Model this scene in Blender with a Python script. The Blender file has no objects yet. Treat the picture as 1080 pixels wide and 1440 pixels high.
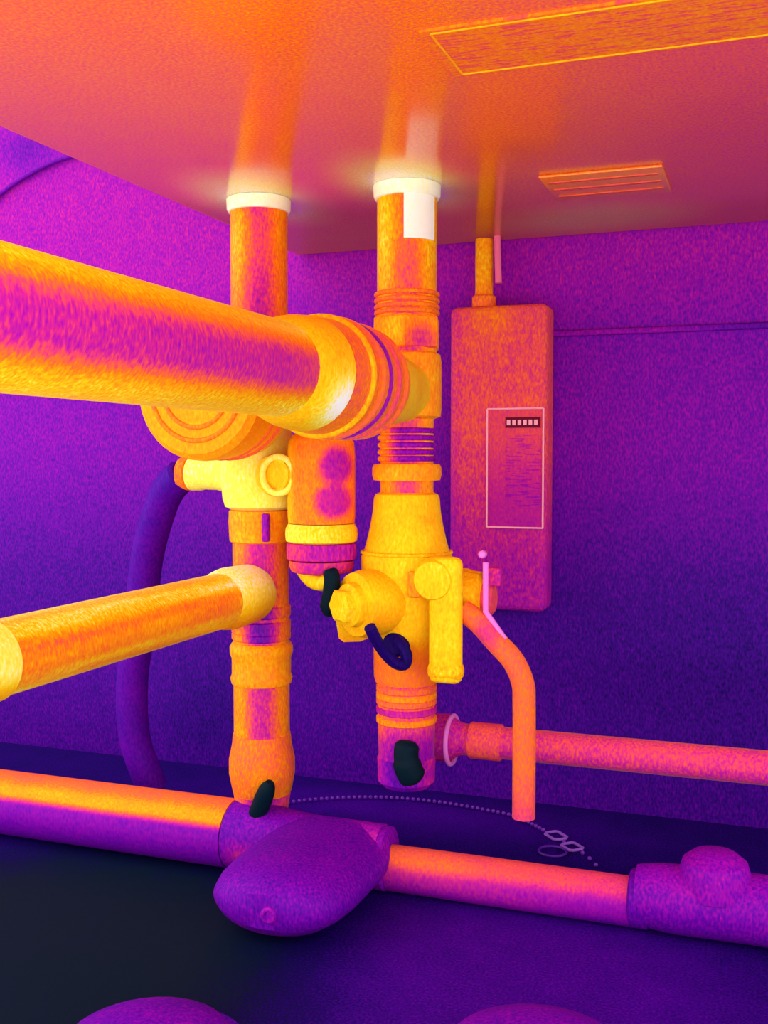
import bpy, bmesh, math, random
from mathutils import Vector, Matrix
from mathutils.bvhtree import BVHTree
random.seed(7)
scene = bpy.context.scene
C = scene.collection

# ------------------------------------------------------------------ camera
F_PX, HORIZ = 1480.0, 645.0          # focal length in pixels, row of the horizon (frame 1080 x 1440)
CAM_Z = 0.207                        # camera height above the floor, metres
YAW = math.radians(20.1)             # turned left of the wall's normal
PITCH = math.atan((720 - HORIZ) / F_PX)
cam_d = bpy.data.cameras.new('camera'); cam = bpy.data.objects.new('camera', cam_d); C.objects.link(cam)
cam_d.sensor_fit = 'VERTICAL'; cam_d.sensor_height = 24.0; cam_d.lens = 24.0 * F_PX / 1440
cam_d.clip_start = 0.01; cam_d.clip_end = 50
cam.location = (0, 0, CAM_Z); cam.rotation_euler = (math.pi / 2 - PITCH, 0, YAW)
scene.camera = cam

# ------------------------------------------------------------------ world, exposure
w = bpy.data.worlds.new('world'); scene.world = w; w.use_nodes = True
w.node_tree.nodes['Background'].inputs[0].default_value = (1, 1, 1, 1)
w.node_tree.nodes['Background'].inputs[1].default_value = 1.0
scene.view_settings.view_transform = 'Standard'; scene.view_settings.look = 'None'
scene.view_settings.gamma = 1; scene.view_settings.use_curve_mapping = False
scene.view_settings.exposure = 1.3

# ------------------------------------------------------------------ pixel -> point
_camrot = cam.rotation_euler.to_matrix()
def ray(x, y):
    return _camrot @ Vector(((x - 540) / F_PX, (720 - y) / F_PX, -1))
def W(x, y, Y):                      # the point seen at a pixel on the plane at distance Y from the camera, parallel to the wall
    r = ray(x, y); return Vector((0, 0, CAM_Z)) + r * (Y / r.y)
def G(x, y, z):                      # the point seen at a pixel on a level plane
    r = ray(x, y); return Vector((0, 0, CAM_Z)) + r * ((z - CAM_Z) / r.z)

# ------------------------------------------------------------------ materials
def lin(c):
    return tuple((v / 12.92 if v <= .04045 else ((v + .055) / 1.055) ** 2.4) for v in (k / 255 for k in c)) + (1,)
PAL = [(0, (1, 24, 34)), (.06, (6, 8, 56)), (.14, (28, 0, 98)), (.24, (66, 0, 140)), (.34, (112, 0, 165)), (.43, (158, 8, 165)),
       (.52, (205, 35, 135)), (.60, (236, 75, 85)), (.69, (252, 115, 28)), (.78, (255, 158, 8)), (.87, (255, 205, 15)),
       (.94, (255, 240, 90)), (1.0, (255, 255, 240))]
MATS = {}
def _finish(nt, col, rough, spec, sheen, sheen_tint, metallic, ior, sheen_r=.4):
    b = nt.nodes['Principled BSDF']
    if isinstance(col, tuple): b.inputs['Base Color'].default_value = col
    else: nt.links.new(col, b.inputs['Base Color'])
    b.inputs['Roughness'].default_value = rough
    b.inputs['Specular IOR Level'].default_value = spec
    b.inputs['IOR'].default_value = ior
    b.inputs['Metallic'].default_value = metallic
    b.inputs['Sheen Weight'].default_value = sheen
    b.inputs['Sheen Roughness'].default_value = sheen_r
    b.inputs['Sheen Tint'].default_value = sheen_tint
def plain(name, rgb, rough=.6, spec=.1):
    m = bpy.data.materials.new(name); m.use_nodes = True
    _finish(m.node_tree, lin(rgb), rough, spec, 0, (1, 1, 1, 1), 0, 1.45); return m
def thermal(name, T, terms=(), grain=.14, rough=.6, spec=.08, sheen=0.0, tint=(1, .62, .02, 1), metallic=0, ior=1.45, print_=None, sheen_r=.4, patch=.03, streak=0):
    """surface coloured by its own temperature: T plus local warm and cool places and painted reflections, through an iron palette"""
    m = bpy.data.materials.new(name); m.use_nodes = True
    nt = m.node_tree; N = nt.nodes; L = nt.links
    geo = N.new('ShaderNodeNewGeometry'); P = geo.outputs['Position']
    def math_(op, a, b):
        n = N.new('ShaderNodeMath'); n.operation = op
        for i, v in enumerate((a, b)):
            if isinstance(v, (int, float)): n.inputs[i].default_value = v
            else: L.new(v, n.inputs[i])
        return n.outputs[0]
    def vmath(op, a, b=None):
        n = N.new('ShaderNodeVectorMath'); n.operation = op
        L.new(a, n.inputs[0])
        if b is not None: n.inputs[1].default_value = b
        return n
    sep = N.new('ShaderNodeSeparateXYZ'); L.new(P, sep.inputs[0])
    tot = T
    for t in terms:
        mr = N.new('ShaderNodeMapRange'); mr.interpolation_type = 'SMOOTHSTEP'
        if t[0] in 'xyz':
            L.new(sep.outputs['xyz'.index(t[0])], mr.inputs[0]); a, b_, d0, d1 = t[1], t[2], 0, t[3]
            if a > b_: a, b_, d0, d1 = b_, a, t[3], 0
        else:                                                       # a place with its own temperature, also the painted reflections and shadow
            s = t[2] if isinstance(t[2], (tuple, list)) else (t[2],) * 3
            d = vmath('SUBTRACT', P, tuple(t[1])); d = vmath('MULTIPLY', d.outputs[0], tuple(1 / k for k in s))
            ln = vmath('LENGTH', d.outputs[0]); L.new(ln.outputs['Value'], mr.inputs[0])
            a, b_, d0, d1 = (t[4] if len(t) > 4 else 0), 1, t[3], 0
        mr.inputs[1].default_value = a; mr.inputs[2].default_value = b_; mr.inputs[3].default_value = d0; mr.inputs[4].default_value = d1
        tot = math_('ADD', tot, mr.outputs[0])
    for sc, amp, det in (((900, 900, 420), grain, 1.0), ((60, 60, 60), patch, 2.0), ((170, 9, 170), streak, 1.0)):
        if not amp: continue
        v = vmath('MULTIPLY', P, sc); n = N.new('ShaderNodeTexNoise'); n.inputs['Scale'].default_value = 1; n.inputs['Detail'].default_value = det
        L.new(v.outputs[0], n.inputs['Vector'])
        tot = math_('ADD', tot, math_('MULTIPLY', math_('SUBTRACT', n.outputs[0], .5), amp * 2))
    if print_:                                                     # rows of fine print, too small to read
        vec, amp = print_
        v = vmath('MULTIPLY', P, vec); n = N.new('ShaderNodeTexNoise'); n.inputs['Scale'].default_value = 1; n.inputs['Detail'].default_value = 1
        L.new(v.outputs[0], n.inputs['Vector'])
        st = math_('GREATER_THAN', n.outputs[0], .56)
        tot = math_('ADD', tot, math_('MULTIPLY', st, amp))
    r = N.new('ShaderNodeValToRGB'); e = r.color_ramp.elements
    e[0].position, e[0].color = PAL[0][0], lin(PAL[0][1]); e[1].position, e[1].color = 1, lin(PAL[-1][1])
    for p, c in PAL[1:-1]:
        k = e.new(p); k.color = lin(c)
    if isinstance(tot, (int, float)): r.inputs[0].default_value = tot
    else: L.new(tot, r.inputs[0])
    _finish(nt, r.outputs[0], rough, spec, sheen, tint, metallic, ior, sheen_r)
    return m

# ------------------------------------------------------------------ mesh helpers
LOC = {}
def frame(d):
    d = Vector(d).normalized(); u = d.orthogonal() if abs(d.z) > .9 else d.cross(Vector((0, 0, 1)))
    u.normalize(); return u, d.cross(u).normalized(), d
def lathe(bm, p0, d, prof, n=40, mod=None, phase=0.0):
    """profile of (distance along d from p0, radius); mod(angle, s) scales the radius"""
    u, v, d = frame(d); p0 = Vector(p0); rings = []
    for s, r in prof:
        if r < 1e-6: rings.append([bm.verts.new(p0 + d * s)]); continue
        rings.append([bm.verts.new(p0 + d * s + (u * math.cos(a) + v * math.sin(a)) * r * (mod(a, s) if mod else 1))
                      for a in (2 * math.pi * k / n + phase for k in range(n))])
    if len(rings[0]) > 1: bm.faces.new(rings[0][::-1])
    if len(rings[-1]) > 1: bm.faces.new(rings[-1])
    for A, B in zip(rings, rings[1:]):
        for k in range(n):
            k2 = (k + 1) % n
            f = ([A[0], B[k], B[k2]] if len(A) == 1 else [A[k], A[k2], B[0]] if len(B) == 1 else [A[k], A[k2], B[k2], B[k]])
            bm.faces.new(f)
    return bm
def spline(pts, n=10):
    P = [Vector(p) for p in pts]; P = [P[0] * 2 - P[1]] + P + [P[-1] * 2 - P[-2]]; out = []
    for i in range(1, len(P) - 2):
        a, b, c, d = P[i - 1:i + 3]
        for k in range(n):
            t = k / n
            out.append(.5 * (2 * b + (c - a) * t + (2 * a - 5 * b + 4 * c - d) * t * t + (3 * b - a - 3 * c + d) * t ** 3))
    return out + [P[-2]]
def tube(bm, pts, r, n=16, flat=1.0):
    pts = [Vector(p) for p in pts]; prev = None; rings = []
    for i, p in enumerate(pts):
        d = (pts[min(i + 1, len(pts) - 1)] - pts[max(i - 1, 0)]).normalized()
        if prev is None: u = frame(d)[0]
        else: u = (prev - d * prev.dot(d)).normalized()
        prev = u; v = d.cross(u); rr = r[i] if isinstance(r, (list, tuple)) else r
        rings.append([bm.verts.new(p + (u * math.cos(a) + v * math.sin(a) * flat) * rr) for a in (2 * math.pi * k / n for k in range(n))])
    bm.faces.new(rings[0][::-1]); bm.faces.new(rings[-1])
    for A, B in zip(rings, rings[1:]):
        for k in range(n): bm.faces.new([A[k], A[(k + 1) % n], B[(k + 1) % n], B[k]])
    return bm
def box(bm, c, size, bev=0.0, seg=3, rot=None):
    r = bmesh.ops.create_cube(bm, size=1.0)
    M = Matrix.Translation(Vector(c)) @ (rot.to_4x4() if rot is not None else Matrix()) @ Matrix.Diagonal((*size, 1))
    bmesh.ops.transform(bm, matrix=M, verts=r['verts'])
    if bev:
        es = list({e for v in r['verts'] for e in v.link_edges})
        bmesh.ops.bevel(bm, geom=es, offset=bev, segments=seg, profile=.5, affect='EDGES')
    return bm
def torus(bm, c, d, R, r, n=40, m=12):
    u, v, d = frame(d); c = Vector(c); rings = []
    for i in range(n):
        a = 2 * math.pi * i / n; e = u * math.cos(a) + v * math.sin(a)
        rings.append([bm.verts.new(c + e * (R + r * math.cos(b)) + d * r * math.sin(b)) for b in (2 * math.pi * k / m for k in range(m))])
    for i in range(n):
        A, B = rings[i], rings[(i + 1) % n]
        for k in range(m): bm.faces.new([A[k], B[k], B[(k + 1) % m], A[(k + 1) % m]])
    return bm
def obj(name, bm, mat, parent=None, smooth=35, label=None):
    bmesh.ops.recalc_face_normals(bm, faces=bm.faces)
    me = bpy.data.meshes.new(name); bm.to_mesh(me); bm.free()
    xs = [v.co for v in me.vertices]
    c = Vector([(min(p[i] for p in xs) + max(p[i] for p in xs)) / 2 for i in range(3)])
    me.transform(Matrix.Translation(-c))
    me.materials.append(mat)
    if smooth:
        me.polygons.foreach_set('use_smooth', [True] * len(me.polygons)); me.set_sharp_from_angle(angle=math.radians(smooth))
    o = bpy.data.objects.new(name, me); C.objects.link(o); LOC[o] = c
    if parent is not None:
        o.parent = parent; o.location = c - LOC[parent]
    else: o.location = c
    if label: o['label'] = label
    return o
def tag(o, label, cat, group=None):
    o['label'] = label; o['category'] = cat
    if group: o['group'] = group
    return o
def thing(name, label, cat, loc, group=None):
    e = bpy.data.objects.new(name, None); C.objects.link(e); e.location = Vector(loc); LOC[e] = Vector(loc); e.empty_display_size = .01
    return tag(e, label, cat, group)
def B(): return bmesh.new()
UP = Vector((0, 0, 1)); DN = -UP; TO = Vector((0, -1, 0)); RT = Vector((1, 0, 0))
def hexm(a, s): return 1 / math.cos((a % (math.pi / 3)) - math.pi / 6) * .93
def knurl(k, amp): return lambda a, s: 1 + amp * (1 if int(a * k / (2 * math.pi) * 2 + .01) % 2 else -1)

# ------------------------------------------------------------------ key planes
YP = 0.478                              # the vertical pipes stand this far off
YW = 0.618                              # the wall
A0 = W(366, 645, YP); B0 = W(572, 645, YP)
def zA(y): return W(366, y, YP).z
def zB(y): return W(572, y, YP).z
XA, XB = A0.x, B0.x
ZU = W(366, 290, YP).z + .003           # underside of the heater
def at(X, z, Y=YP): return Vector((X, Y, z))

# ------------------------------------------------------------------ setting
m_wall = thermal('wall_paint', .352, [('z', CAM_Z + .02, CAM_Z - .10, -.10), ('z', CAM_Z + .06, CAM_Z + .12, .07),
                                     ('ball', W(290, 1000, YW), (.06, .2, .07), -.06), ('ball', W(1080, 950, YW), (.2, .2, .12), -.05),
                                     ('ball', W(40, 210, YW), (.05, .2, .03), -.10)], patch=.02)
w_ = obj('wall_back', box(B(), (0, YW + .05, .8), (3.0, .1, 1.6)), m_wall); w_['kind'] = 'structure'
m_floor = thermal('floor_finish', .138, [('ball', G(60, 1330, 0), (.16, .16, .2), -.17, .3), ('ball', G(740, 1380, 0), (.13, .11, .2), .09, .3),
                                       ('ball', G(560, 1140, 0), (.2, .05, .2), .09), ('ball', G(1040, 1106, 0), (.1, .03, .1), -.12)], patch=.03)  # last dark patch is the return pipe's shadow, painted into the floor
f_ = obj('floor', box(B(), (0, (YW + .17) / 2, -.15), (3.0, YW - .17, .30)), m_floor); f_['kind'] = 'structure'
a, b = W(778, 451, YW), W(1080, 458, YW)
tr = obj('trim_1', box(B(), (a.x + .5, YW - .002, (a.z + b.z) / 2 - .004), (1.0, .003, .0035), .001), thermal('trim_paint', .39, [('x', b.x - .06, b.x, -.10)], patch=0)); tr['kind'] = 'structure'

# ------------------------------------------------------------------ water heater casing
xl = G(398, 352, ZU).x; xr = .22; yf = .17
hot = []
for X in (XA, XB):
    hot += [('ball', (X, YP, ZU), (.040, .075, .05), .30, .22)]
m_case = thermal('heater_underside', .69, hot + [('y', .43, .58, .05), ('x', XB + .05, XB + .16, -.07), ('ball', (W(840, 285, .575).x, .575, ZU), (.075, .05, .05), .13, .2),
                 ('ball', (xl - .0, .40, ZU), (.10, .2, .05), -.03)], rough=.17, spec=.5, ior=1.42, patch=.02)
wh = thing('water_heater', 'large wall-hung water heater with shiny orange underside above the pipes', 'water heater', ((xl + xr) / 2, (yf + YW) / 2, ZU))
obj('casing', box(B(), ((xl + xr) / 2, (yf + YW) / 2 - .001, ZU + .3), (xr - xl, YW - yf - .002, .6), .003), m_case, wh, 30)
for X in (XA, XB):
    obj('pipe_collar', lathe(B(), (X, YP, ZU - .0065), UP, [(0, .0144), (.0002, .0152), (.0015, .0158), (.0064, .0160), (.0064, .0144)]),
        thermal('white_hot_collar', .985, grain=.03, patch=0), wh, label='white-hot pipe collar under the heater')
# the rating label on the underside and its small vent panel
zl = ZU - .0006
q = [G(590, 45, zl), G(1078, -6, zl), G(1085, 52, zl), G(640, 108, zl)]
ux = ((q[1] - q[0]).x + (q[2] - q[3]).x) / 2
cx, cy = (q[0].x + q[3].x) / 2 + .11, (q[0].y + q[3].y) / 2
ly = abs(q[3].y - q[0].y)
m_lab = thermal('rating_label_print', .715, grain=.10, rough=.5, print_=((90, 700, 0), -.09))
lab = obj('rating_label', box(B(), (cx, cy, ZU - .0004), (.22, ly, .0008)), m_lab, wh, label='long orange rating label with rows of fine print')
m_edge = plain('label_edge_pink', (250, 150, 150))
def outline(name, corners, r, mat, parent):
    bm = B()
    for i in range(len(corners)):
        tube(bm, [corners[i], corners[(i + 1) % len(corners)]], r, 6)
    return obj(name, bm, mat, parent, label=None)
hx, hy = .11, ly / 2
outline('label_border', [Vector((cx + sx * (hx - .003), cy + sy * (hy - .002), ZU - .0008)) for sx, sy in ((-1, -1), (1, -1), (1, 1), (-1, 1))], .0004,
        thermal('border_orange', .80, grain=.05), lab)
p0, p1, p2 = G(757, 247, ZU), G(945, 268, ZU), G(777, 281, ZU)
vx0, vx1, vy0, vy1 = p0.x, p1.x, p0.y, p2.y
vc = Vector(((vx0 + vx1) / 2, (vy0 + vy1) / 2, ZU - .0006))
vp = obj('vent_panel', box(B(), vc, (vx1 - vx0, abs(vy1 - vy0), .0012), .0004), thermal('vent_panel_metal', .73, grain=.08, rough=.25, spec=.4, ior=1.8), wh)
for k in range(3):
    obj('vent_slot', box(B(), vc + Vector((0, (k - 1) * abs(vy1 - vy0) * .28, -.0006)), ((vx1 - vx0) * .9, .0022, .0008), .0002), thermal('slot_pink', .63, grain=.05), vp)

# ------------------------------------------------------------------ pipe materials
R = .0142
SH = dict(sheen=.35, sheen_r=.3, tint=(1, .55, .0, 1))
def painted_reflection(c, r, d_tone, axis='z'):   # reflection painted into the colour as a darker strip facing the camera
    d = (Vector((0, 0, 0)) - Vector((c[0], c[1], 0))).normalized() * r
    return ('ball', (c[0] + d.x, c[1] + d.y, CAM_Z), (r * .85, r * .85, 50), d_tone, .1)
m_pipeA = thermal('hot_pipe_a', .74, [painted_reflection(A0, R, -.22), ('ball', (XA, YP - .02, ZU - .02), .04, .12), ('z', zA(905), zA(780), -.04)], rough=.35, **SH)
m_pipeB = thermal('hot_pipe_b', .76, [painted_reflection(B0, R, -.20), ('ball', (XB, YP - .02, ZU - .02), .05, .12)], rough=.35, **SH)
m_fit = thermal('hot_fitting', .76, grain=.12, rough=.4, patch=.06, **SH)
m_fit_o = thermal('warm_fitting', .69, grain=.12, rough=.4, patch=.08, **SH)
m_cool = thermal('cool_thread', .42, grain=.16, rough=.4, patch=.10, **SH)
m_bandA = thermal('striped_band', .70, [painted_reflection(A0, R, -.36)], grain=.16, rough=.4, patch=.08, **SH)
m_yel = thermal('yellow_hot_brass', .85, grain=.07, rough=.5, patch=.06)
m_white = thermal('white_hot_brass', .935, grain=.05, rough=.5, patch=.03)
m_black = thermal('cold_black_plastic', .0, grain=.05, patch=0)
m_navy = thermal('cool_navy_plastic', .13, grain=.08, patch=.02)
m_pink = plain('pale_pink_rod', (235, 120, 215))

# ------------------------------------------------------------------ riser A (left)
ra = thing('riser_pipe', 'upright hot pipe from the heater down to the long floor pipe', 'pipe', at(XA, 0))
obj('pipe', lathe(B(), at(XA, zA(1120)), UP, [(0, R), (ZU - zA(1120) - .0005, R)]), m_pipeA, ra)
def rel(f, y0, pts): return [(f(y) - f(y0), r) for y, r in pts]
obj('coupling', lathe(B(), at(XA, zA(960)), UP, rel(zA, 960, [(960, .0145), (959, .0152), (952, .0158), (946, .0150), (925, .0150), (916, .0160), (908, .0160), (903, .0150), (902, .0145)])), m_fit, ra)
obj('union_nut', lathe(B(), at(XA, zA(1112)), UP, rel(zA, 1112, [(1112, .0145), (1110, .0150), (1085, .0168), (1065, .0168), (1045, .0152), (1030, .0146)])), m_fit_o, ra)
obj('reducer', lathe(B(), at(XA, zA(1168)), UP, rel(zA, 1168, [(1168, .0115), (1150, .0125), (1113, .0146)])), thermal('reducer_metal', .56, [painted_reflection(A0, R, -.14), ('x', XA, XA - .012, .14)], **SH), ra)
obj('valve_handle', tube(B(), spline([W(380, 1100, YP - .020), W(371, 1122, YP - .0185), W(362, 1144, YP - .017), W(356, 1156, YP - .0155)], 4), [.002, .0035, .0042, .0044, .0046, .0046, .0046, .0046, .0045, .0043, .004, .003, .002], 12), m_black, ra, label='small cold black handle')
obj('lock_tab', box(B(), W(374, 742, YP - .0160), (.0035, .004, .014), .001), m_cool, ra)
for i, (y, hh) in enumerate(((858, .006), (880, .007), (893, .004))):
    obj('thread_band', lathe(B(), at(XA, zA(y) - hh / 2), UP, [(0, .0143), (.0008, .0150), (hh - .0008, .0150), (hh, .0143)]), m_bandA, ra)

# drum shaped union on riser A, facing the room
zd = W(285, 550, .42).z
dr = thing('drum_union', 'round orange drum fitting with concentric rings behind the thick pipe', 'pipe fitting', (XA, YP, zd - .03))
mdr = thermal('drum_orange', .76, [('z', zd - .03, zd - .01, .02)], grain=.08, patch=.03, sheen=.5)
d0 = obj('drum', lathe(B(), (XA, YP - .0145, zd), TO, [(0, .018), (.004, .027), (.010, .0300), (.030, .0308), (.040, .0316), (.046, .0312), (.049, .0285), (.0492, 0)]), mdr, dr)
for r_ in (.0225, .0165):
    obj('ring', torus(B(), (XA, YP - .0635, zd), TO, r_, .0011), thermal('ring_amber', .71, grain=.1, patch=.02), d0)
for s_ in (.026, .018):
    obj('rim_groove', torus(B(), (XA, YP - s_ - .0145, zd), TO, .0304, .0010), thermal('ring_red', .66, grain=.1, patch=.02), d0)

# white-hot valve body on riser A
va = thing('mixing_valve', 'bright white-hot valve body clamped around the left upright pipe', 'valve', at(XA, zA(715)))
vb = obj('body', lathe(B(), at(XA, zA(716)), UP, rel(zA, 716, [(716, .0150), (712, .0178), (700, .0190), (670, .0200), (630, .0190), (612, .0165), (600, .0150)])), m_white, va)
obj('boss', lathe(B(), W(391, 668, YP - .0165), (-.1, -1, 0), [(0, .0100), (.004, .0100), (.006, .0092), (.0062, .0072), (.004, .0070), (.004, 0)], 32, mod=None), m_yel, va)
obj('boss_rim', torus(B(), W(391, 668, YP - .0225), (-.1, -1, 0), .0088, .0016), m_white, va)
st = obj('side_stub', lathe(B(), at(XA - .014, zA(667)), -RT, [(0, .0088), (.008, .0088), (.010, .0082), (.018, .0080), (.020, .0086), (.0255, .0086), (.026, .0074), (.026, 0)]), m_white, va, label='white-hot stub pipe pointing at the hose')
obj('stub_edge', lathe(B(), at(XA - .040, zA(667)), -RT, [(0, .0074), (.001, .0086), (.005, .0086), (.006, .0070), (.006, 0)]), thermal('stub_orange', .70), st)
obj('lower_nut', lathe(B(), at(XA, zA(762)), UP, rel(zA, 762, [(762, .0145), (760, .0156), (735, .0160), (718, .0158), (717, .0150)]), 48, knurl(24, .012)), m_fit, va)
obj('upper_nut', lathe(B(), at(XA, zA(599)), UP, rel(zA, 599, [(599, .0150), (597, .0160), (588, .0158), (584, .0148)]), 36, hexm), m_yel, va)

# cartridge on the valve's right
xc = W(452, 690, YP - .012).x; yc = YP - .012
def zC(y): return W(452, y, yc).z
ct = thing('valve_cartridge', 'barrel shaped orange valve cartridge with knurled ring beside the white-hot valve', 'valve', (xc, yc, zC(800)))
m_ct = thermal('cartridge_metal', .71, [('ball', W(474, 655, yc - .016), (.012, .02, .013), -.24, .5), ('ball', W(470, 706, yc - .016), (.013, .02, .011), -.22, .5), ('x', xc - .004, xc - .014, .13)], grain=.1)
obj('barrel', lathe(B(), (xc, yc, zC(735)), UP, rel(zC, 735, [(735, .0160), (725, .0163), (690, .0163), (640, .0163), (622, .0158), (613, .0140), (606, .0105), (606, 0)])), m_ct, ct)
obj('collar', lathe(B(), (xc, yc, zC(762)), UP, rel(zC, 762, [(762, .0160), (760, .0172), (750, .0175), (742, .0172), (736, .0160)])), thermal('collar_yellow', .91, [('x', xc - .01, xc + .02, -.05)], grain=.08), ct)
obj('knurled_ring', lathe(B(), (xc, yc, zC(787)), UP, rel(zC, 787, [(787, .0150), (785, .0166), (764, .0166), (762.5, .0155)]), 96, knurl(32, .02)), thermal('knurl_pink', .56, [('x', xc - .012, xc + .01, -.10)], grain=.14), ct)
obj('bottom_cap', lathe(B(), (xc, yc, zC(808)), UP, rel(zC, 808, [(808, 0), (808, .0085), (803, .0145), (795, .0158), (788, .0155)])), thermal('cap_magenta', .52, [('x', xc, xc - .015, .14)], grain=.12), ct)
obj('spout', tube(B(), spline([W(426, 800, yc - .006), W(438, 815, yc - .008), W(454, 820, yc - .009), W(467, 810, yc - .009)], 5), .0038, 12), m_yel, ct, label='small curved yellow spout')
obj('lever', tube(B(), spline([W(463, 800, yc - .014), W(467, 815, yc - .014), W(465, 840, yc - .014), W(461, 866, yc - .014)], 5), [.0022, .0034] + [.0038] * 4 + [.004] * 4 + [.0045] * 4 + [.0035, .002], 12), m_black, ct, label='cold black drop lever')

# hose hanging from the stub
hp = [at(XA - .0445, zA(667)), W(236, 690, YP + .004), W(219, 735, YP + .010), W(206, 790, YP + .016), W(196, 880, YP + .022), W(186, 960, YP + .026), W(190, 1040, YP + .03), W(214, 1108, YP + .036)]
hs = tag(obj('hose', tube(B(), spline(hp, 10), [.0070] + [.0088] * 70, 20), thermal('dark_rubber', .27, [('z', CAM_Z - .03, CAM_Z - .01, -.02)], grain=.07, patch=.04)),
         'dark purple rubber hose curving down from the white-hot stub', 'hose')

# ------------------------------------------------------------------ riser B (right)
rb = thing('riser_pipe', 'upright hot pipe with a white sticker running down to the yellow valve', 'pipe', at(XB, zB(690)))
obj('pipe', lathe(B(), at(XB, zB(700)), UP, [(0, .0128), (zB(590) - zB(700), .0128), (zB(588) - zB(700), R), (ZU - zB(700) - .0005, R)]), m_pipeB, rb)
bm = B()                                                            # sticker: a curved patch wrapped on the pipe
aa = [math.radians(-90 + k) for k in range(13, 84, 6)]
z0, z1 = zB(343), zB(266); rr = R + .0006
vs = [[bm.verts.new((XB + r_ * math.cos(a), YP + r_ * math.sin(a), z)) for a in aa] for r_, z in ((R + .0001, z0), (rr, z0), (rr, z1), (R + .0001, z1))]
for i in range(3):
    for k in range(len(aa) - 1): bm.faces.new([vs[i][k], vs[i][k + 1], vs[i + 1][k + 1], vs[i + 1][k]])
obj('sticker', bm, thermal('sticker_white', 1.0, grain=.02, patch=0), rb, 60, label='white-hot sticker wrapped around the pipe')
for y in (415, 424, 433, 441):
    obj('thread_ring', torus(B(), at(XB, zB(y)), UP, .0146, .0011), m_fit_o, rb)
obj('hex_fitting', lathe(B(), at(XB, zB(492)), UP, rel(zB, 492, [(492, .0145), (490, .0158), (470, .0162), (450, .0160), (446, .0146)]), 36, hexm),
    thermal('hex_metal', .74, [('ball', W(592, 478, YP - .017), (.012, .02, .014), -.22, .2), ('ball', W(555, 460, YP - .015), (.012, .02, .014), .10)], grain=.12, **SH), rb)
zt = zB(545)
tb = obj('tee_body', lathe(B(), at(XB, zB(588)), UP, rel(zB, 588, [(588, .0145), (586, .0162), (575, .0165), (510, .0165), (500, .0160), (497, .0145)])), m_fit, rb)
for y in (606, 616, 626, 636, 645):
    obj('thread', torus(B(), at(XB, zB(y)), UP, .0128, .0013), thermal('thread_cool', .40, [('x', XB + .002, XB - .009, .36)], grain=.15), rb)
obj('lock_ring', lathe(B(), at(XB, zB(676)), UP, rel(zB, 676, [(676, .0130), (675, .0160), (668, .0166), (658, .0166), (653, .0158), (652, .0130)])), m_fit, rb)

# ------------------------------------------------------------------ thick branch pipe to the room
zk = W(560, 541, YP).z - .0038
def yk(x):                                                          # how far along the branch a picture column lies
    r = ray(x, 500); return XB * r.y / r.x
y_end = .02
tp = thing('branch_pipe', 'thick pipe with bright painted edges running from the right upright pipe toward the viewer', 'pipe', (XB, yk(410), zk - .018))
RB = .0168
obj('pipe', lathe(B(), (XB, yk(415), zk), TO, [(0, RB), (yk(415) + .10, RB)]), thermal('thick_pipe_metal', .50, [('z', zk + .001, zk + .0135, .34), ('z', zk - .005, zk - .0145, .34), ('ball', (XB, yk(410), zk), .05, .12)], rough=.35, sheen=.35, sheen_r=.3, tint=(1, .55, 0, 1), patch=.03), tp)  # bright edge reflections are painted in along top and bottom
y4 = yk(408)
obj('end_collar', lathe(B(), (XB, yk(428), zk), TO, [(0, .019), (.002, .0215), (.012, .0205), (.020, .0188), (.024, RB)]), thermal('collar_hot', .84, [('ball', (XB + .017, yk(420), zk - .012), .020, .18)], grain=.08), tp, label='glowing collar at the end of the thick pipe')
un = obj('union', lathe(B(), (XB, yk(520), zk), TO, [(0, .0165), (.004, .0200), (.012, .0222), (.026, .0228), (.046, .0228), (.060, .0222), (yk(520) - yk(428), .0210)]), m_fit_o, tp)
for x, rr_, T_ in ((448, .0224, .80), (462, .0228, .66), (474, .0228, .40), (487, .0226, .60), (500, .0222, .66)):
    obj('union_ring', torus(B(), (XB, yk(x), zk), TO, rr_, .0016 if T_ > .5 else .0012), thermal('ring_%d' % int(T_ * 100), T_, grain=.1, patch=.05, sheen=.6), un)
obj('adapter', lathe(B(), (XB, YP - .010, zk), TO, [(0, .0150), (.010, .0150), (.014, .0160), (YP - .010 - yk(520), .0168)]), m_yel, tp)

# ------------------------------------------------------------------ isolation valve on riser B
iv = thing('isolation_valve', 'bulky yellow service valve on the right upright pipe', 'valve', at(XB, zB(1105)))
m_ivy = thermal('valve_brass', .835, [('z', zB(880), zB(930), -.15), ('ball', W(600, 730, YP - .02), (.012, .02, .012), -.07), ('ball', W(540, 860, YP - .02), (.012, .03, .012), -.08)], grain=.07, patch=.05)
obj('body', lathe(B(), at(XB, zB(958)), UP, rel(zB, 958, [(958, .0150), (950, .0158), (905, .0160), (895, .0175), (870, .0205), (800, .0218), (782, .0220), (774, .0205), (764, .0195), (740, .0176), (720, .0164), (700, .0158), (695, .0150), (692, .0128)])), m_ivy, iv)
cn = obj('side_cap', lathe(B(), W(553, 845, YP - .010), (-.55, -.83, 0), [(0, .0130), (.008, .0150), (.012, .0158), (.018, .0158), (.022, .0148), (.0225, .0105), (.026, .0100), (.027, .0085), (.027, 0)], 36), m_ivy, iv)
obj('cap_nut', lathe(B(), W(553, 845, YP - .010) + Vector((-.55, -.83, 0)) * .025, (-.55, -.83, 0), [(0, .0075), (.006, .0075), (.007, .0065), (.007, 0)], 36, hexm), m_yel, cn)
obj('left_port', lathe(B(), W(548, 856, YP - .004), (-1, -.25, -.06), [(0, .0130), (.010, .0135), (.014, .0150), (.022, .0150), (.0245, .0130), (.0245, 0)], 36, hexm), m_ivy, iv)
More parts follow.
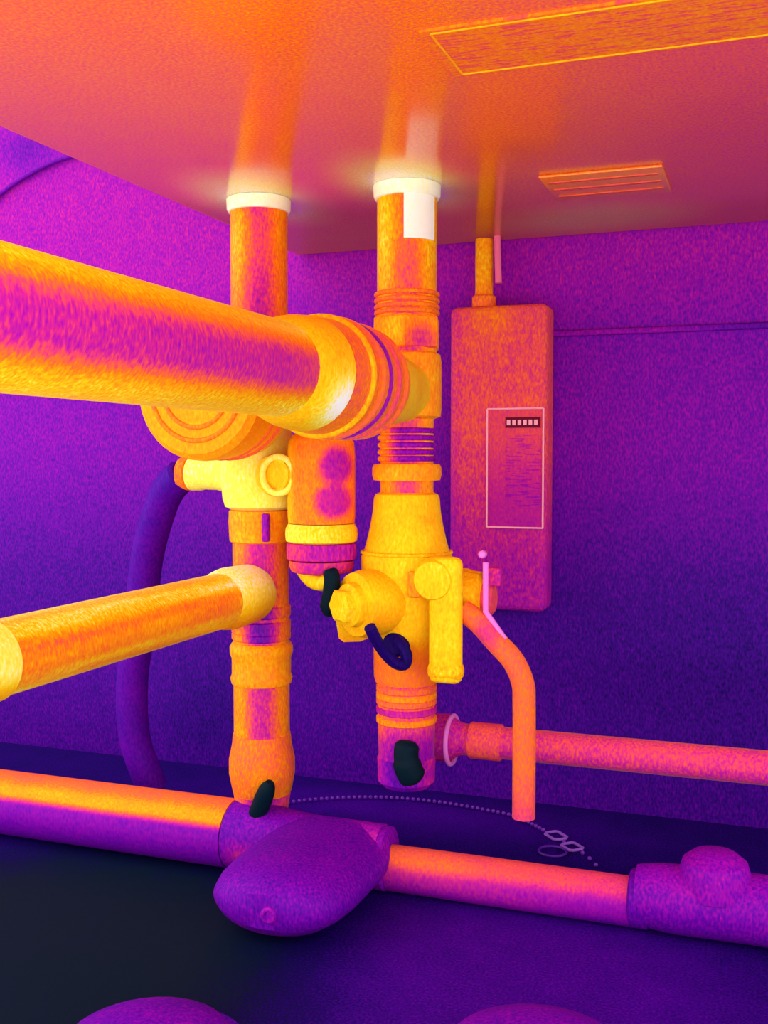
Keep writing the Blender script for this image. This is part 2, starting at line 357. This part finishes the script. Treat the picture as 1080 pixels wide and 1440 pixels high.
lv = obj('lever_handle', box(B(), W(627, 872, YP - .021), (.0155, .008, .058), .0035), m_yel, iv, label='flat yellow lever handle pointing down')
obj('lever_hub', lathe(B(), W(620, 812, YP - .012), TO, [(0, .0105), (.010, .0105), (.014, .0085), (.0145, 0)], 32), m_yel, lv)
obj('grip_end', box(B(), W(627, 943, YP - .021), (.0165, .009, .008), .003), thermal('grip_gold', .83), lv)
wl = spline([W(520, 882, YP - .040), W(528, 898, YP - .036), W(541, 918, YP - .030), W(556, 932, YP - .025), W(569, 934, YP - .021), W(571, 920, YP - .021), W(563, 906, YP - .021), W(556, 900, YP - .020)], 6)
obj('wire_bail', tube(B(), wl, .0028, 10), m_navy, iv, label='dark bent wire bail')
obj('bail_stud', lathe(B(), W(562, 905, YP - .014), (-.2, -1, 0), [(0, .0058), (.006, .0058), (.007, .0045), (.007, 0)], 24), m_navy, iv)
obj('pipe', lathe(B(), at(XB, zB(1062)), UP, rel(zB, 1062, [(1062, .0135), (1020, .0138), (957, .0140)])), thermal('valve_tail', .60, [('z', zB(1000), zB(1050), -.20), ('x', XB - .002, XB - .012, .10)], **SH), iv)
for y, T_ in ((966, .66), (976, .74), (984, .66), (996, .50), (1010, .72)):
    obj('thread_ring', lathe(B(), at(XB, zB(y) - .0016), UP, [(0, .0140), (.0005, .0147), (.0027, .0147), (.0032, .0140)]), thermal('tail_ring', T_, grain=.12), iv)
obj('tail_nut', lathe(B(), at(XB, zB(1104)), UP, rel(zB, 1104, [(1104, 0), (1104, .0110), (1096, .0138), (1064, .0142), (1062, .0135)]), 36), thermal('cool_nut', .30, [('x', XB, XB - .014, .20), ('x', XB + .004, XB + .014, .16)], patch=.06), iv)
obj('drain_knob', tube(B(), spline([W(574, 1042, YP - .020), W(571, 1060, YP - .021), W(574, 1080, YP - .021), W(583, 1098, YP - .019)], 5), [.0035, .005] + [.0058] * 6 + [.0066] * 6 + [.006, .004], 12, ), m_black, iv, label='cold black drain knob')

for y, r_ in ((776, .0214),):
    obj('seam_ring', torus(B(), at(XB, zB(y)), UP, r_, .0009), thermal('seam_gold', .83, grain=.1), iv)
obj('inspection_plate', box(B(), W(583, 822, YP - .0225), (.006, .003, .012), .0008), thermal('plate_orange', .73, grain=.12), iv)
# relief outlet, its lever and the drain pipe
zo = W(665, 838, YP).z
rv = thing('relief_valve', 'small knurled relief outlet on the right side of the yellow valve', 'valve', (XB + .035, YP, zo))
obj('stub', lathe(B(), (XB + .019, YP, zo), RT, [(0, .0128), (.003, .0134), (.006, .0128), (.011, .0128), (.013, .0120), (.018, .0115), (.0195, .0085), (.0195, 0)], 72, knurl(18, .015)),
    thermal('relief_brass', .82, [('z', zo - .002, zo - .010, -.12)], grain=.1), rv)
obj('cap', lathe(B(), (XB + .0375, YP, zo - .001), RT, [(0, .0075), (.0012, .0080), (.0045, .0080), (.006, .0060), (.006, 0)], 32), thermal('relief_cap', .60, grain=.1), rv)
obj('bonnet', box(B(), W(696, 811, YP - .003), (.0065, .006, .0085), .0012), thermal('bonnet_magenta', .50), rv)
lr = obj('test_lever', tube(B(), [W(683, 791, YP - .0155), W(683, 860, YP - .0155), W(710, 899, YP - .015)], .00135, 10), m_pink, rv, label='thin pale pink test lever')
obj('lever_pin', lathe(B(), W(680, 779, YP - .013), TO, [(0, .0017), (.003, .0017), (.0036, .0011), (.0036, 0)], 20), m_pink, lr)
dp = [W(650, 858, YP - .014), W(672, 874, YP - .014), W(700, 905, YP - .014), W(722, 930, YP - .014), W(735, 960, YP - .014), W(737, 990, YP - .014), W(737, 1060, YP - .014)]
dpb = dp[-1].copy(); dpe = Vector((dpb.x, dpb.y, W(737, 1150, YP - .014).z))
dpz = [dpb.z, dpe.z]
tag(obj('drain_pipe', tube(B(), spline(dp, 8) + [dpe], .0052, 18), thermal('drain_orange', .66, [('ball', W(688, 890, YP - .014), (.010, .02, .012), -.14), ('z', W(737, 1060, YP).z, W(737, 1150, YP).z, -.10)], grain=.09, sheen=.3)),
    'thin orange drain pipe bending down from the yellow valve', 'pipe')

# cold return pipe along the wall
yb = YP + .022
pc = [W(606, 1066, yb), W(1080, 1071, yb)]; zr = (W(700, 1052, yb).z + W(1000, 1064, yb).z) / 2
rp = thing('return_pipe', 'pink horizontal pipe with flange running right near the wall', 'pipe', (XB, yb, zr - .008))
obj('pipe', lathe(B(), (XB + .006, yb, zr), RT, [(0, .0078), (.6, .0078)], 28), thermal('return_pink', .545, [('x', W(640, 1050, yb).x, W(690, 1050, yb).x, .02), ('z', zr + .004, zr - .008, -.06)], patch=.03, sheen=.2), rp)
obj('elbow', lathe(B(), (XB + .003, yb, zr), RT, [(0, 0), (0, .0105), (.004, .0118), (.013, .0118), (.016, .0090), (.020, .0078)], 28), thermal('elbow_magenta', .50), rp)
obj('flange', torus(B(), (XB + .0175, yb - .003, zr), RT, .0118, .0012), plain('flange_pale', (215, 110, 200)), rp)
xs_ = W(660, 1050, yb).x
obj('socket', lathe(B(), (xs_, yb, zr), RT, [(0, .0079), (.001, .0090), (.016, .0090), (.017, .0079)], 28), thermal('socket_orange', .60), rp)

# ------------------------------------------------------------------ lower branch pipe toward the viewer
zl_ = W(366, 830, YP).z
def ya(x):
    r = ray(x, 500); return XA * r.y / r.x
lb = thing('branch_pipe', 'hot yellow streaked pipe running from the left upright pipe toward the viewer', 'pipe', (XA, .4, zl_ - .013))
RL = .0130
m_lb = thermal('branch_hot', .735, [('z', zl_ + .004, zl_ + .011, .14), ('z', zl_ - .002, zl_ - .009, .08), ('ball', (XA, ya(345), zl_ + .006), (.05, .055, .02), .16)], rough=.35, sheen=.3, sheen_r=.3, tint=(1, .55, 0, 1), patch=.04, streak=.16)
obj('pipe', lathe(B(), (XA, ya(350), zl_), TO, [(0, RL), (ya(350) - ya(-24), RL)]), m_lb, lb)
obj('socket', lathe(B(), (XA, YP - .010, zl_), TO, [(0, .0135), (.004, .0145), (.024, .0150), (.030, .0142), (.034, RL)]), thermal('socket_hot', .88, [('z', zl_ - .004, zl_ + .010, .08), ('z', zl_, zl_ - .012, -.10)], grain=.08), lb)
obj('far_collar', lathe(B(), (XA, ya(-22), zl_), TO, [(0, RL), (.001, .0140), (.03, .0140), (.032, RL), (.2, RL)]), thermal('collar_bright', .93, [('z', zl_ - .002, zl_ - .010, -.12)], grain=.06), lb)

# ------------------------------------------------------------------ floor pipes
YF = .467                                                          # the pipes on the floor lie a little in front of the risers
RF = .0170; zf = RF + .0002
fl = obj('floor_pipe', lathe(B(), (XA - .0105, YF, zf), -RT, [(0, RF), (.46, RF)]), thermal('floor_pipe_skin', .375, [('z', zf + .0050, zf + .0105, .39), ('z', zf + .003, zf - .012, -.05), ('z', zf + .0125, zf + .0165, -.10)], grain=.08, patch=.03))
tag(fl, 'floor pipe left of the tee, hot yellow along its top', 'pipe')
te = thing('pipe_tee', 'bulky purple tee fitting at the foot of the left upright pipe', 'pipe fitting', (XA, YF, 0))
fx = W(541, 1220, YF).x
m_te = thermal('tee_purple', .34, [('ball', W(345, 1205, YF - .014), (.016, .03, .012), .16), ('ball', W(505, 1205, YF - .01), (.034, .04, .020), .24, .1)], patch=.04)
obj('body', lathe(B(), (XA - .010, YF, .0172), RT, [(0, .0168), (.003, .0171), (.018, .0168), (.032, .0150), (.044, .0140), (fx - XA + .009, .0138)], 36), m_te, te)
fo = W(398, 1268, .410)
bm = lathe(B(), (fo.x, YF - .002, .0168), TO, [(0, .0160), (.02, .0164), (.044, .0163), (.056, .0157), (.066, .0142), (.072, .0115), (.076, .0075), (.077, 0)], 48)
bmesh.ops.transform(bm, matrix=Matrix.Translation((fo.x, 0, 0)) @ Matrix.Diagonal((2.0, 1, 1, 1)) @ Matrix.Translation((-fo.x, 0, 0)), verts=bm.verts)
hit, nrm = BVHTree.FromBMesh(bm).ray_cast(Vector((0, 0, CAM_Z)), ray(378, 1287).normalized())[:2]
if nrm.dot(ray(378, 1287)) > 0: nrm = -nrm
obj('front_outlet', bm, thermal('outlet_purple', .32, [('z', .010, .002, .03), ('ball', W(515, 1200, YF), (.03, .03, .02), .15)], patch=.03), te)
obj('bolt', lathe(B(), hit - nrm * .0004, nrm, [(0, .0036), (.0012, .0036), (.0018, .0028), (.0018, .0020), (.0012, .0018), (.0012, 0)], 24), thermal('bolt_violet', .39), te)
obj('flange', lathe(B(), (fx - .003, YF, .0152), RT, [(0, .0138), (.001, .0150), (.005, .0150), (.006, .0130)], 40), thermal('flange_violet', .37), te)
xe = W(895, 1265, YF).x
rp_ = .0108
fr = obj('floor_pipe', lathe(B(), (fx + .0032, YF, rp_ + .0002), RT, [(0, rp_), (xe - fx + .002, rp_)]), thermal('floor_pipe_pink', .455, [('z', rp_ + .0015, rp_ + .008, .15), ('ball', W(580, 1222, YF - .010), (.05, .03, .010), .07), ('x', fx + .06, xe, -.05), ('z', rp_ - .002, .002, -.06)], grain=.08, patch=.04))
tag(fr, 'pink floor pipe between the tee and the big purple end fitting', 'pipe')
el = thing('pipe_elbow', 'thick purple end fitting with a domed boss on the pink floor pipe', 'pipe fitting', (xe + .03, YF, 0))
ep = [(xe, YF, .0150), (xe + .02, YF, .0150), (xe + .06, YF, .0150), (xe + .10, YF - .01, .0150), (xe + .13, YF - .035, .0150), (xe + .14, YF - .08, .0150)]
obj('bend', tube(B(), spline(ep, 8), [.0125, .0130, .0134, .0138, .0141, .0143, .0145] + [.0147] * 40, 28), thermal('elbow_purple', .365, [('ball', W(985, 1235, YF - .02), (.03, .05, .015), .05), ('z', .02, .004, -.04)], patch=.03), el)
obj('collar', lathe(B(), (xe - .003, YF, .0130), RT, [(0, .0110), (.001, .0126), (.008, .0128), (.009, .0118)], 36), thermal('elbow_collar', .31), el)
bz = W(1005, 1245, YF)
obj('boss', lathe(B(), (bz.x, YF, .020), UP, [(0, .0150), (.009, .0150), (.014, .0135), (.0175, .0090), (.0185, .004), (.0185, 0)], 28), thermal('boss_magenta', .385), el)

# fittings poking up at the front
for nm, px_, T_, sz, lb_ in (('floor_fitting', (205, 1406), .33, (.034, .020), 'rounded purple pipe cap on the black floor patch in front of the tee'),
                            ('floor_fitting', (755, 1424), .33, (.036, .018), 'wide rounded purple pipe cap on the floor in front of the pink pipe')):
    p = W(px_[0], px_[1] + 22, .300 if px_[0] < 500 else .335); top = p.z
    q_ = thing(nm, lb_, 'pipe fitting', (p.x, p.y, 0))
    obj('dome', lathe(B(), (p.x, p.y, top - sz[1]), UP, [(0, sz[0]), (sz[1] * .3, sz[0] * .97), (sz[1] * .6, sz[0] * .82), (sz[1] * .85, sz[0] * .52), (sz[1] * .97, sz[0] * .22), (sz[1], 0)], 36), thermal('cap_skin', T_, patch=.04), q_)
    obj('skirt', lathe(B(), (p.x, p.y, .0002), UP, [(0, sz[0]), (.001, sz[0] * 1.05), (max(.003, top - sz[1] - .0002), sz[0] * 1.05), (max(.0032, top - sz[1]), sz[0])], 36), thermal('cap_skirt', T_ - .08, patch=.03), q_)

# ------------------------------------------------------------------ control box on the wall
yx = .594
c0, c1 = W(632, 432, yx), W(766, 862, yx)
cb = thing('control_box', 'tall orange and pink control box on the wall behind the right upright pipe', 'control box', ((c0.x + c1.x) / 2, YW, c1.z))
m_cb = thermal('control_box_skin', .60, [('z', (c0.z + c1.z) / 2 + .03, c1.z, -.15), ('ball', W(690, 440, yx), (.022, .04, .03), .08), ('x', c0.x + .012, c0.x, -.05)], patch=.03)
obj('case', box(B(), ((c0.x + c1.x) / 2, (yx + YW) / 2 - .0005, (c0.z + c1.z) / 2), (c1.x - c0.x, YW - yx - .001, c0.z - c1.z), .004), m_cb, cb)
l0, l1 = W(684, 574, yx - .001), W(764, 744, yx - .001)
lbx = obj('instruction_label', box(B(), ((l0.x + l1.x) / 2, yx - .0004, (l0.z + l1.z) / 2), (l1.x - l0.x, .0008, l0.z - l1.z)), thermal('label_skin', .585, [('z', l0.z - .01, l1.z, -.11)], grain=.08), cb, label='instruction label with a dark header and fine print')
dxy = lambda X, Z: Vector((X, yx - .0010, Z))
outline('label_border', [dxy(l0.x + .0005, l0.z - .0005), dxy(l1.x - .0004, l0.z - .0005), dxy(l1.x - .0004, l1.z + .0005), dxy(l0.x + .0005, l1.z + .0005)], .00055, plain('border_pink', (255, 170, 190)), lbx)
h0, h1 = W(711, 587, yx - .001), W(760, 601, yx - .001)
obj('header', box(B(), ((h0.x + h1.x) / 2, yx - .0011, (h0.z + h1.z) / 2), (h1.x - h0.x, .0006, h0.z - h1.z)), plain('header_dark', (105, 8, 42)), lbx)
for k in range(6):
    hx_ = h0.x + (h1.x - h0.x) * (k + .6) / 6.4
    obj('header_mark', box(B(), (hx_, yx - .0015, (h0.z + h1.z) / 2), ((h1.x - h0.x) * .10, .0004, (h0.z - h1.z) * .5)), bpy.data.materials['border_pink'], lbx)
g0, g1 = W(711, 612, yx - .001), W(760, 716, yx - .001)
obj('print_block', box(B(), ((g0.x + g1.x) / 2, yx - .0009, (g0.z + g1.z) / 2), (g1.x - g0.x, .0004, g0.z - g1.z)), thermal('fine_print', .565, [('z', g0.z, g1.z, -.09)], grain=.06, print_=((110, 0, 900), -.06)), lbx)

# cable conduit from the heater to the box
xk = W(681, 350, yx + .0115); yk_ = yx + .0115
cd = thing('cable_conduit', 'slim yellow conduit between the heater and the control box', 'conduit', (xk.x, yk_, c0.z))
obj('tube', lathe(B(), (xk.x, yk_, c0.z + .0005), UP, [(0, .0052), (ZU - c0.z - .001, .0052)], 24), thermal('conduit_hot', .74, [('ball', (xk.x, yk_ - .005, ZU - .02), (.02, .02, .03), .08), ('z', c0.z + .03, c0.z, -.08)], sheen=.3), cd)
obj('ferrule', lathe(B(), (xk.x, yk_, c0.z + .0003), UP, [(0, .0066), (.001, .0070), (.006, .0070), (.0075, .0056)], 24), thermal('ferrule_orange', .68), cd)
pr = W(699, 300, yx + .008)
tag(obj('sensor_rod', tube(B(), [W(697, 262, yx + .008), W(699, 320, yx + .008), W(701, 398, yx + .008)], .0019, 10), plain('rod_pink', (245, 110, 150))), 'thin pink sensor rod beside the slim conduit', 'sensor')

# ------------------------------------------------------------------ cables on the wall at upper left
cp = [(-60, 330), (0, 273), (50, 240), (95, 221), (135, 217), (190, 232), (250, 262), (300, 292), (345, 318)]
tag(obj('wall_cable', tube(B(), spline([W(x, y, YW - .0025) for x, y in cp], 8), .0016, 10), thermal('cable_violet', .33, [('x', W(100, 220, YW).x, W(200, 230, YW).x, .14)], grain=.1)), 'thin cable arching over the wall left of the heater corner', 'cable')

# ------------------------------------------------------------------ bead chain with its tags
zc = .0016
path = spline([G(x, y, zc) for x, y in ((398, 1129), (440, 1124), (500, 1121), (560, 1122), (620, 1128), (680, 1138), (725, 1148), (766, 1168))], 40)
chn = thing('bead_chain', 'beaded metal chain with tags lying on the dark floor', 'chain', path[len(path) // 2] - Vector((0, 0, zc)))
m_bead = plain('bead_violet', (118, 40, 172), .4, .3)
bm = B(); bmesh.ops.create_icosphere(bm, subdivisions=2, radius=.0011)
first = obj('bead', bm, m_bead, chn, 60); me = first.data; acc = 0; last = path[0]; first.location = path[0] - LOC[chn]
for p in path[1:]:
    acc += (p - last).length; last = p
    if acc > .0031:
        acc = 0; o = bpy.data.objects.new('bead', me); C.objects.link(o); o.parent = chn; o.location = p - LOC[chn]
m_tag = plain('tag_violet', (150, 80, 195), .4, .3)
def loop_tag(a, b, wd):
    d = (b - a); n = Vector((-d.y, d.x, 0)).normalized() * wd; h = d * .12
    pts = [a + n * .6, a + n + h, b + n - h, b + n * .6, b - n * .6, b - n - h, a - n + h, a - n * .6, a + n * .6]
    return tube(B(), pts, .0008, 8)
obj('link', loop_tag(G(774, 1170, .0012), G(790, 1180, .0012), .0042), m_tag, chn, label='pale oval chain link')
obj('link', loop_tag(G(797, 1186, .0012), G(812, 1195, .0012), .0042), m_tag, chn, label='pale oval chain link')
rc = G(777, 1197, .0010)
obj('split_ring', torus(B(), rc, UP, .0072, .0007), plain('ring_violet', (85, 20, 150), .4, .3), chn)
for x, y in ((793, 1183), (819, 1199), (829, 1207), (838, 1216)):
    o = bpy.data.objects.new('bead', me); C.objects.link(o); o.parent = chn; o.location = G(x, y, zc) - LOC[chn]
